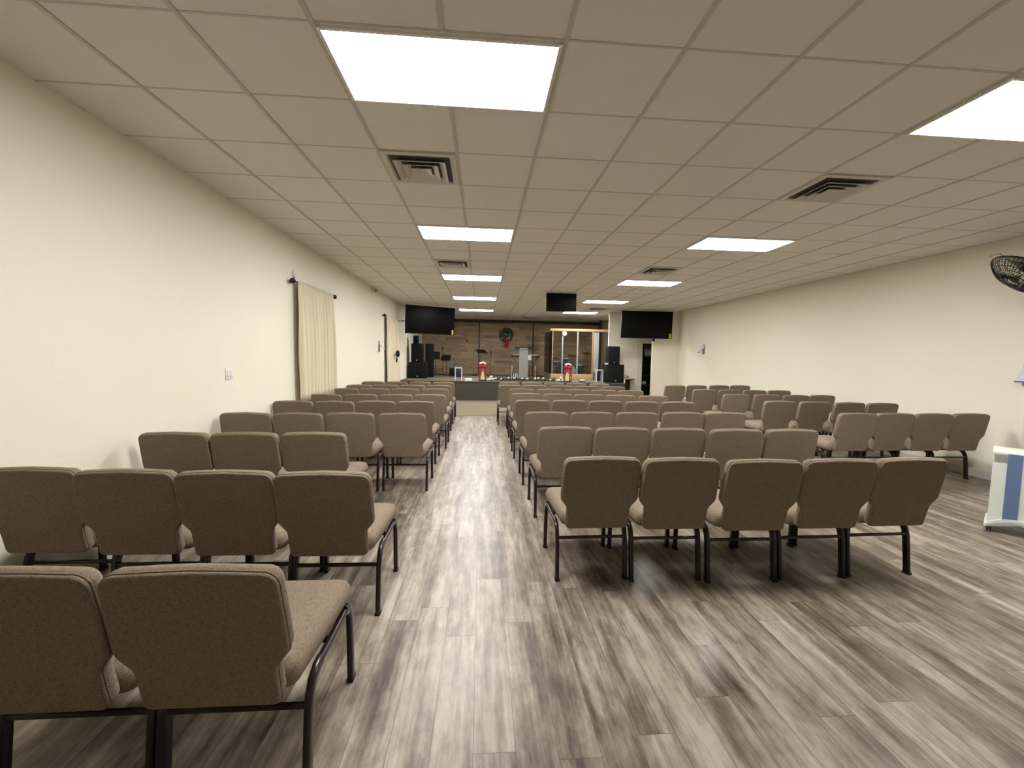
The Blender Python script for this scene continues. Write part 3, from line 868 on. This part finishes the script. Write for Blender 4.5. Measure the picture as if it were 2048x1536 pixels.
# ------------------------------------------------------------------ lanterns, flowers, garland
def petal_flower(bm, c, r):
    for k in range(6):
        a = k*PI/3+random.random()
        add_blob(bm, (c[0]+.45*r*math.cos(a), c[1]+.45*r*math.sin(a)*.7, c[2]+.35*r*math.sin(a*1.7)), r*.55, 1, (1, 1, .8))
    add_blob(bm, c, r*.6, 1)
for lab, clab, x in (('black lantern with a red bow on the stage edge left of the garland', 'cream candle inside the left red-bowed lantern', .85),
                     ('black lantern with a red bow on the stage edge right of the garland', 'cream candle inside the right red-bowed lantern', 3.71)):
    y = 11.70
    t = thing('lantern', lab, 'lantern', (x, y, DECK), 0, 'red-bowed lanterns on the stage edge')
    bm = bm_new(); box2(bm, (-.125, -.11, 0), (.125, .11, .035), .005); obj('base', bm, 'black', t)
    for dx in (-.112, .112):
        for dy in (-.098, .098):
            bm = bm_new(); box2(bm, (dx-.009, dy-.009, .035), (dx+.009, dy+.009, .47), .002); obj('post', bm, 'black', t)
    bm = bm_new(); add_rings(bm, [[(-.125, -.11, .47), (.125, -.11, .47), (.125, .11, .47), (-.125, .11, .47)], [(-.125, -.11, .49), (.125, -.11, .49), (.125, .11, .49), (-.125, .11, .49)],
                                  [(-.05, -.045, .575), (.05, -.045, .575), (.05, .045, .575), (-.05, .045, .575)]]); obj('roof', bm, 'black', t, 0)
    bm = bm_new(); add_tube(bm, [(.04*math.cos(a), 0, .60+.035*math.sin(a)) for a in [k*PI/8 for k in range(16)]], .005, 6, False, True); obj('ring', bm, 'black', t)
    bm = bm_new()
    add_blob(bm, (-.062, -.115, .49), .085, 2, (1, .55, .8), .06); add_blob(bm, (.062, -.115, .49), .085, 2, (1, .55, .8), .06); add_blob(bm, (0, -.13, .47), .05, 2, (.9, .8, 1), .05)
    for s in (-1, 1):
        pts0 = [(s*.012, -.130, .46), (s*.045, -.135, .34), (s*.085, -.132, .21), (s*.118, -.13, .12)]
        pts1 = [(s*.10, -.125, .46), (s*.122, -.128, .34), (s*.13, -.128, .21), (s*.138, -.128, .17)]
        A = [bm.verts.new(p) for p in pts0]; B = [bm.verts.new(p) for p in pts1]
        A2 = [bm.verts.new((p[0], p[1]+.006, p[2])) for p in pts0]; B2 = [bm.verts.new((p[0], p[1]+.006, p[2])) for p in pts1]
        for i in range(3):
            for q in ((A[i], A[i+1], B[i+1], B[i]), (A2[i], B2[i], B2[i+1], A2[i+1]), (A[i], A2[i], A2[i+1], A[i+1]), (B[i], B[i+1], B2[i+1], B2[i])): bm.faces.new(q)
    obj('red_bow', bm, 'red', t, 80)
    bm = bm_new()
    for k in range(7): add_blob(bm, (-.085+.0283*k, -.10, .575+.03*math.sin(PI*k/6)), .032, 1)
    obj('white_blossoms', bm, 'flower', t, 60)
    bm = bm_new(); add_lathe(bm, [(.062, 0), (.064, .02), (.060, .16), (.040, .235), (.018, .285), (.006, .30)], (x, y, DECK+.0352), 24)
    tag(obj('candle', bm, 'candle', None, 50), clab, 'candle', 'candles in the stage lanterns')
for lab, c in (('white flower bunch at the left end of the garland beside the left lantern', (1.115, 11.66, DECK)), ('white flower bunch at the right end of the garland beside the right lantern', (3.455, 11.66, DECK)),
               ('low grey dish of white flowers on the stage right of the right lantern', (4.23, 11.70, DECK))):
    t = thing('flower_bunch', lab, 'flowers', c, 0, 'white flower bunches on the stage edge')
    dish = 'dish' in lab
    bm = bm_new()
    if dish: add_lathe(bm, [(.10, 0), (.125, .02), (.13, .035), (.11, .035)], (0, 0, 0), 20); obj('dish', bm, 'slate', t)
    else: add_blob(bm, (0, 0, .02), .06, 1, (1.6, 1, .35)); obj('leaves', bm, 'leaf', t)
    for p, r in ((((-.05, 0, .06), .05), ((.03, -.02, .06), .05), ((.06, 0, .05), .04)) if dish else (((-.05, -.02, .055), .06), ((.03, 0, .14), .055), ((.09, 0, .07), .05), ((-.10, 0, .05), .045))):
        bm = bm_new(); petal_flower(bm, p, r); obj('flower', bm, 'flower', t, 60)
gl = thing('garland', 'long green pine garland with white flowers along the front of the stage', 'garland', (2.27, 11.72, DECK))
bm = bm_new()
for k in range(1800):
    x = random.uniform(-1.02, 1.04); a = random.uniform(0, PI)
    r = random.uniform(.01, .12)
    c = Vector((x, r*math.cos(a)*.75, .012+r*math.sin(a)*.9))
    d = Vector((random.uniform(-1, 1), random.uniform(-1, 1), random.uniform(-.3, .9))).normalized()*random.uniform(.03, .055)
    s, n_ = frame_axes(d.normalized())
    p = c+d
    if p.z < .003: p.z = .003
    bm.faces.new([bm.verts.new(c-s*.012), bm.verts.new(c+s*.012), bm.verts.new(p+s*.004), bm.verts.new(p-s*.004)])
obj('pine_needles', bm, 'leaf', gl, 0)
for k, (x, z) in enumerate(((-.98, .09), (-.80, .07), (-.55, .11), (-.36, .11), (-.10, .10), (.08, .09), (.34, .10), (.45, .12), (.62, .11), (.86, .07))):
    bm = bm_new(); petal_flower(bm, (x, -.06, z), .042); obj('flower', bm, 'flower', gl, 60)
bm = bm_new(); box2(bm, (1.09, 11.95, DECK), (1.17, 11.99, DECK+.16), .004)
tag(obj('small_photo_frame', bm, 'cool_white'), 'tiny pale upright card behind the left flower bunch', 'card')

# ------------------------------------------------------------------ lectern, keyboard
pod = thing('acrylic_lectern', 'clear acrylic lectern with a frosted grey centre panel behind the garland', 'lectern', (2.28, 12.35, DECK))
bm = bm_new(); box2(bm, (-.155, -.012, .02), (.155, .012, 1.10), .003); obj('centre_panel', bm, 'frost', pod)
bm = bm_new()
for s in (-1, 1):
    p = [(s*.16, 0, .02), (s*.42, -.06, .02), (s*.42, -.06, .98), (s*.16, 0, 1.08)]
    q = [(x, y+.012, z) for x, y, z in p]; add_rings(bm, [p, q])
obj('side_panels', bm, 'acrylic', pod, 0)
bm = bm_new(); add_box(bm, (0, .12, 1.13), (.62, .36, .015), Matrix.Rotation(.25, 3, 'X'), .003); obj('reading_desk', bm, 'acrylic', pod)
bm = bm_new(); add_box(bm, (0, -.055, 1.105), (.27, .02, .02), None, .003); obj('desk_lip', bm, 'white', pod)
bm = bm_new(); box2(bm, (-.44, -.12, 0), (.44, .30, .02), .004); obj('base_plate', bm, 'acrylic', pod)
for s in (-1, 1):
    bm = bm_new(); add_cyl(bm, (s*.415, -.085, .02), (s*.405, -.085, .50), .014, 10); obj('edge_reflection', bm, 'white', pod)  # white rods standing in for light reflected along the acrylic edges
cu = bpy.data.curves.new('emblem', 'FONT'); cu.body = 'IR'; cu.size = .26; cu.extrude = .004; cu.align_x = 'CENTER'
tmp = bpy.data.objects.new('emblem_curve', cu); COL.objects.link(tmp)
me = bpy.data.meshes.new_from_object(tmp.evaluated_get(bpy.context.evaluated_depsgraph_get()))
bpy.data.objects.remove(tmp); bpy.data.curves.remove(cu)
em = bpy.data.objects.new('lettering', me); COL.objects.link(em); em.parent = pod; em.location = (-.27, -.065, .06); em.rotation_euler = (PI/2, 0, math.radians(10))
me.materials.clear(); me.materials.append(M['drumhead'])
kb = thing('electric_keyboard', 'black electric keyboard on a stand behind the lectern', 'keyboard', (2.47, 13.6, DECK))
bm = bm_new(); box2(bm, (-.53, -.14, .78), (.53, .14, .88), .012); obj('case', bm, 'black', kb)
bm = bm_new(); box2(bm, (-.48, -.13, .881), (.48, 0, .893), .002); obj('white_keys', bm, 'white', kb)
bm = bm_new()
for x in (-.3, .3): add_tube(bm, [(x-.25, 0, .01), (x+.15, 0, .77)], .014, 8); add_tube(bm, [(x+.25, 0, .01), (x-.15, 0, .77)], .014, 8)
obj('stand', bm, 'black', kb)
bm = bm_new(); add_box(bm, (.15, -.146, .78), (.12, .010, .17)); c_ = obj('hanging_card', bm, 'drumhead', kb, 0); c_['label'] = 'white card hanging from the keyboard'

# ------------------------------------------------------------------ drum shield and kit
ds = thing('drum_shield', 'clear acrylic drum shield with pine base and top beam on the right of the stage', 'drum shield', (4.25, 13.5, DECK))
bm = bm_new(); box2(bm, (-.80, -.05, 0), (.80, .05, .19), .006); obj('base_beam', bm, 'pine', ds)
bm = bm_new(); box2(bm, (-.80, .05, 0), (-.72, 2.2, .19), .006); obj('side_beam', bm, 'pine', ds)
bm = bm_new(); box2(bm, (-.86, -.05, 1.815), (1.84, .05, 1.905), .006); obj('top_beam', bm, 'pine', ds)
bm = bm_new(); box2(bm, (-.86, .05, 1.815), (-.77, 2.2, 1.905), .006); obj('side_top_beam', bm, 'pine', ds)
for x, w, m in ((-.76, .022, 'tan'), (-.38, .045, 'white'), (.20, .045, 'white'), (.785, .03, 'pine')):
    m = 'grey_grille' if m == 'white' else m
    bm = bm_new(); box2(bm, (x-w/2, -.03, .19), (x+w/2, .02, 1.815), .004); obj('post', bm, m, ds)
for a, b in ((-.745, -.405), (-.355, .175), (.225, .765)):
    bm = bm_new(); box2(bm, (a, -.006, .19), (b, .002, 1.815)); obj('clear_panel', bm, 'shield', ds, 0)
bm = bm_new(); box2(bm, (-.764, .06, .19), (-.756, 2.1, 1.815)); obj('clear_panel', bm, 'shield', ds, 0)
bm = bm_new(); box2(bm, (.82, .0, 0), (1.03, .02, 1.815), .004); obj('end_board', bm, 'frost', ds)
bm = bm_new(); add_lathe(bm, [(.02, .03), (.075, .02), (.085, 0), (.03, -.012)], (3.93, 13.44, DECK+1.72), 20, Matrix.Rotation(PI/2, 3, 'X'))
tag(obj('clip_lamp', bm, 'white', None, 50), 'small white round lamp clipped near the top of a drum shield post', 'lamp')

def drum(label, loc, r, depth, axis, cat='drum', legs=0, z=0.0, name='drum'):
    t = thing(name, label, cat, loc, 0, 'drums behind the shield')
    R3 = Matrix.Rotation(PI/2, 3, 'X') if axis == 'y' else Matrix.Rotation(.12, 3, 'X')
    c = Vector((0, 0, z))
    bm = bm_new(); add_lathe(bm, [(r, -depth/2), (r, depth/2)], c, 28, R3); obj('shell', bm, 'drum', t, 50)
    for s in (-1, 1):
        bm = bm_new(); add_lathe(bm, [(r+.012, s*depth/2-.018), (r+.016, s*depth/2), (r+.012, s*depth/2+.014)], c, 28, R3); obj('hoop', bm, 'chrome', t, 50)
        bm = bm_new(); add_lathe(bm, [(r-.01, s*(depth/2+.010)), (r-.012, s*(depth/2+.016))], c, 28, R3); obj('head', bm, 'drumhead', t, 50)
    for k in range(legs):
        a = 2*PI*k/legs+.4 if axis != 'y' else 0
        bm = bm_new()
        if axis == 'y':
            s = (-1, 1)[k]; add_cyl(bm, (s*r*.8, -depth/2+.05, z-.1), (s*(r+.12), -depth/2-.02, .018), .010, 8)
        else: add_cyl(bm, (r*1.02*math.cos(a), r*1.02*math.sin(a), z), (r*1.1*math.cos(a), r*1.1*math.sin(a), .01), .009, 8)
        obj('leg', bm, 'chrome', t)
    return t
drum('blue-grey bass drum behind the drum shield', (4.38, 14.6, DECK), .26, .38, 'y', legs=2, z=.27, name='bass_drum')
drum('small tom drum mounted above the bass drum', (4.22, 14.6, DECK), .13, .2, 'z', legs=0, z=.67, name='tom_drum')
drum('floor tom drum right of the bass drum', (4.82, 14.75, DECK), .19, .36, 'z', legs=3, z=.34, name='floor_tom')
drum('shallow snare drum left of the bass drum behind the shield', (3.92, 14.9, DECK), .17, .14, 'z', legs=3, z=.56, name='snare_drum')
def cymbal(label, loc, z, r, tilt):
    t = thing('cymbal_stand', label, 'cymbal stand', loc, 0, 'cymbal stands behind the shield')
    bm = bm_new(); add_cyl(bm, (0, 0, .2), (0, 0, z), .011, 8); obj('pole', bm, 'chrome', t)
    for k in range(3):
        a = k*2*PI/3+.3
        bm = bm_new(); add_tube(bm, [(0, 0, .30), (.26*math.cos(a), .26*math.sin(a), .012)], .011, 8); obj('leg', bm, 'chrome', t)
    bm = bm_new(); add_lathe(bm, [(r, 0), (r*.5, .018), (.05, .03), (.03, .05), (.008, .055)], (0, 0, z-.03), 28, Matrix.Rotation(tilt, 3, 'X')); obj('cymbal', bm, 'brass', t, 50)
cymbal('cymbal stand on silver tripod at the right inside the drum shield', (4.98, 14.2, DECK), 1.02, .19, .25)
cymbal('cymbal stand at the left inside the drum shield', (3.78, 14.3, DECK), .80, .17, .2)
cymbal('tall cymbal stand at the back behind the bass drum', (4.62, 15.2, DECK), .92, .2, .35)
t = thing('drum_stool', 'black round drum stool behind the drums', 'stool', (4.3, 15.55, DECK))
bm = bm_new(); add_lathe(bm, [(.15, .44), (.16, .46), (.16, .52), (.13, .545), (.03, .55)], (0, 0, 0), 22); obj('cushion', bm, 'black', t)
for k in range(3):
    a = k*2*PI/3
    bm = bm_new(); add_tube(bm, [(0, 0, .44), (.2*math.cos(a), .2*math.sin(a), .01)], .012, 8); obj('leg', bm, 'chrome', t)

# ------------------------------------------------------------------ wreath and wall hook on the plank wall
wr = thing('wreath', 'green christmas wreath with a red bow hanging on the plank wall', 'wreath', (1.89, YS-.10, 2.40))
bm = bm_new()
for k in range(2600):
    a = random.uniform(0, 2*PI); rr = .30*math.sqrt(random.uniform(.01, 1)); dpt = random.uniform(-.06, .05)
    c = Vector((rr*math.cos(a), dpt, rr*math.sin(a)))
    d = Vector((math.cos(a+random.uniform(-1, 1)), random.uniform(-.8, .3), math.sin(a+random.uniform(-1, 1)))).normalized()*random.uniform(.03, .065)
    s, n_ = frame_axes(d.normalized())
    bm.faces.new([bm.verts.new(c-s*.008), bm.verts.new(c+s*.008), bm.verts.new(c+d+s*.003), bm.verts.new(c+d-s*.003)])
obj('pine_needles', bm, 'leaf', wr, 0)
bm = bm_new(); add_tube(bm, [(.22*math.cos(2*PI*k/32), 0, .22*math.sin(2*PI*k/32)) for k in range(32)], .065, 8, False, True); obj('ring_core', bm, 'leaf', wr)
bm = bm_new()
for k in range(46):
    a = random.uniform(0, 2*PI); rr = .28*math.sqrt(random.random())
    add_blob(bm, (rr*math.cos(a), -.085+random.uniform(-.01, .02), rr*math.sin(a)), random.uniform(.012, .022), 1)
obj('frosted_tips', bm, 'silverleaf', wr, 60)
bm = bm_new()
for x, z, r in ((-.2, -.16, .028), (.02, -.17, .03), (.10, -.16, .034), (.14, -.11, .03)): add_blob(bm, (x, -.10, z), r, 1)
obj('white_flowers', bm, 'flower', wr, 60)
bm = bm_new()
add_blob(bm, (-.03, -.10, -.24), .07, 2, (1, .5, .8), .05); add_blob(bm, (.09, -.10, -.22), .075, 2, (1, .5, .8), .05)
for x0, x1, z1 in ((-.05, -.03, -.55), (.02, .06, -.57)):
    add_rings(bm, [[(x0-.03, -.10, -.26), (x0+.05, -.10, -.26), (x0+.05, -.09, -.26), (x0-.03, -.09, -.26)],
                   [(x0-.03, -.095, -.42), (x0+.06, -.095, -.42), (x0+.06, -.085, -.42), (x0-.03, -.085, -.42)],
                   [(x1-.03, -.06, z1), (x1+.03, -.06, z1+.02), (x1+.03, -.05, z1+.02), (x1-.03, -.05, z1)]])
obj('red_bow', bm, 'red', wr, 60)
bm = bm_new(); add_cyl(bm, (0, .06, .28), (0, .06, .53), .004, 6); add_box(bm, (0, .08, .53), (.03, .035, .02)); obj('hanger', bm, 'rod', wr)
bm = bm_new(); add_box(bm, (.16, YS-.025, 2.11), (.05, .05, .09), None, .008); tag(obj('wall_hook', bm, 'black'), 'tiny black fitting on the plank wall left of the wreath', 'fitting')

# ------------------------------------------------------------------ right of the stage: table, back-room things
tb = thing('wooden_table', 'narrow wooden table beside the right end of the stage', 'table', (5.87, 11.95, .004))
bm = bm_new(); box2(bm, (-.20, -.17, .72), (.24, .17, .748), .004); obj('table_top', bm, 'darkwood', tb)
for x in (-.14, .05):
    bm = bm_new(); box2(bm, (x, -.14, 0), (x+.035, .14, .72), .003); obj('side_panel', bm, 'brownwood', tb)
bm = bm_new(); box2(bm, (-.14, .10, .10), (.08, .13, .72), .003); obj('back_panel', bm, 'brownwood', tb)
t = thing('small_box', 'small tan box with a dark slot on the wooden table', 'box', (5.80, 11.88, .752))
bm = bm_new(); box2(bm, (-.10, -.07, 0), (.10, .07, .115), .004); obj('carton', bm, 'tan', t)
bm = bm_new(); box2(bm, (.0, -.074, .06), (.07, -.069, .09)); obj('slot', bm, 'black', t)
rk = thing('shelving_unit', 'dark shelving unit seen through the open doorway', 'shelf', (7.02, 13.25, .004))
for x in (-.33, .30):
    bm = bm_new(); box2(bm, (x, -.18, 0), (x+.03, .18, 1.55), .003); obj('side_panel', bm, 'darkwood', rk)
for z in (.08, .45, .82, 1.18, 1.52):
    bm = bm_new(); box2(bm, (-.30, -.17, z), (.30, .17, z+.025), .003); obj('shelf', bm, 'darkwood', rk)
bm = bm_new(); box2(bm, (-.30, .16, .02), (.30, .175, 1.52)); obj('back_panel', bm, 'black', rk)
bm = bm_new(); add_box(bm, (7.07, 13.17, 1.699), (.24, .015, .235), Matrix.Rotation(-.1, 3, 'X')); tag(obj('paper_notice', bm, 'white'), 'white paper sheet standing on the shelving unit in the doorway', 'paper')
bm = bm_new(); add_blob(bm, (6.95, 13.15, .553), .075, 2, (1.3, 1, .9)); tag(obj('white_bag', bm, 'white', None, 80), 'small white bag on a shelf inside the doorway', 'bag')

# ------------------------------------------------------------------ world, camera, view
w = bpy.data.worlds.new('daylight'); SC.world = w; w.use_nodes = True
nt = w.node_tree; nt.nodes.clear()
out = N(nt, 'ShaderNodeOutputWorld'); bg = N(nt, 'ShaderNodeBackground')
sky = N(nt, 'ShaderNodeTexSky'); sky.sky_type = 'HOSEK_WILKIE'; sky.sun_direction = (.3, .4, .85); sky.turbidity = 3
nt.links.new(sky.outputs[0], bg.inputs[0]); bg.inputs[1].default_value = 3.0
nt.links.new(bg.outputs[0], out.inputs[0])

cam = bpy.data.cameras.new('camera'); co = bpy.data.objects.new('camera', cam); COL.objects.link(co)
yaw, pitch, roll, foc = .0734, -.0689, .018, 828.93
cy, sy = math.cos(yaw), math.sin(yaw)
f = Vector((sy*math.cos(pitch), cy*math.cos(pitch), math.sin(pitch))); r = Vector((cy, -sy, 0)); u = r.cross(f)
r2 = r*math.cos(roll)+u*math.sin(roll); u2 = -r*math.sin(roll)+u*math.cos(roll)
mx = Matrix((r2, u2, -f)).transposed().to_4x4(); mx.translation = Vector((.8243, -2.1345, 1.501))
co.matrix_world = mx
cam.sensor_width = 36; cam.sensor_fit = 'HORIZONTAL'; cam.lens = foc/2048*36; cam.clip_start = .05; cam.clip_end = 100
SC.camera = co
SC.view_settings.view_transform = 'Standard'; SC.view_settings.look = 'None'
SC.view_settings.gamma = 1.0; SC.view_settings.use_curve_mapping = False
SC.view_settings.exposure = 0.0
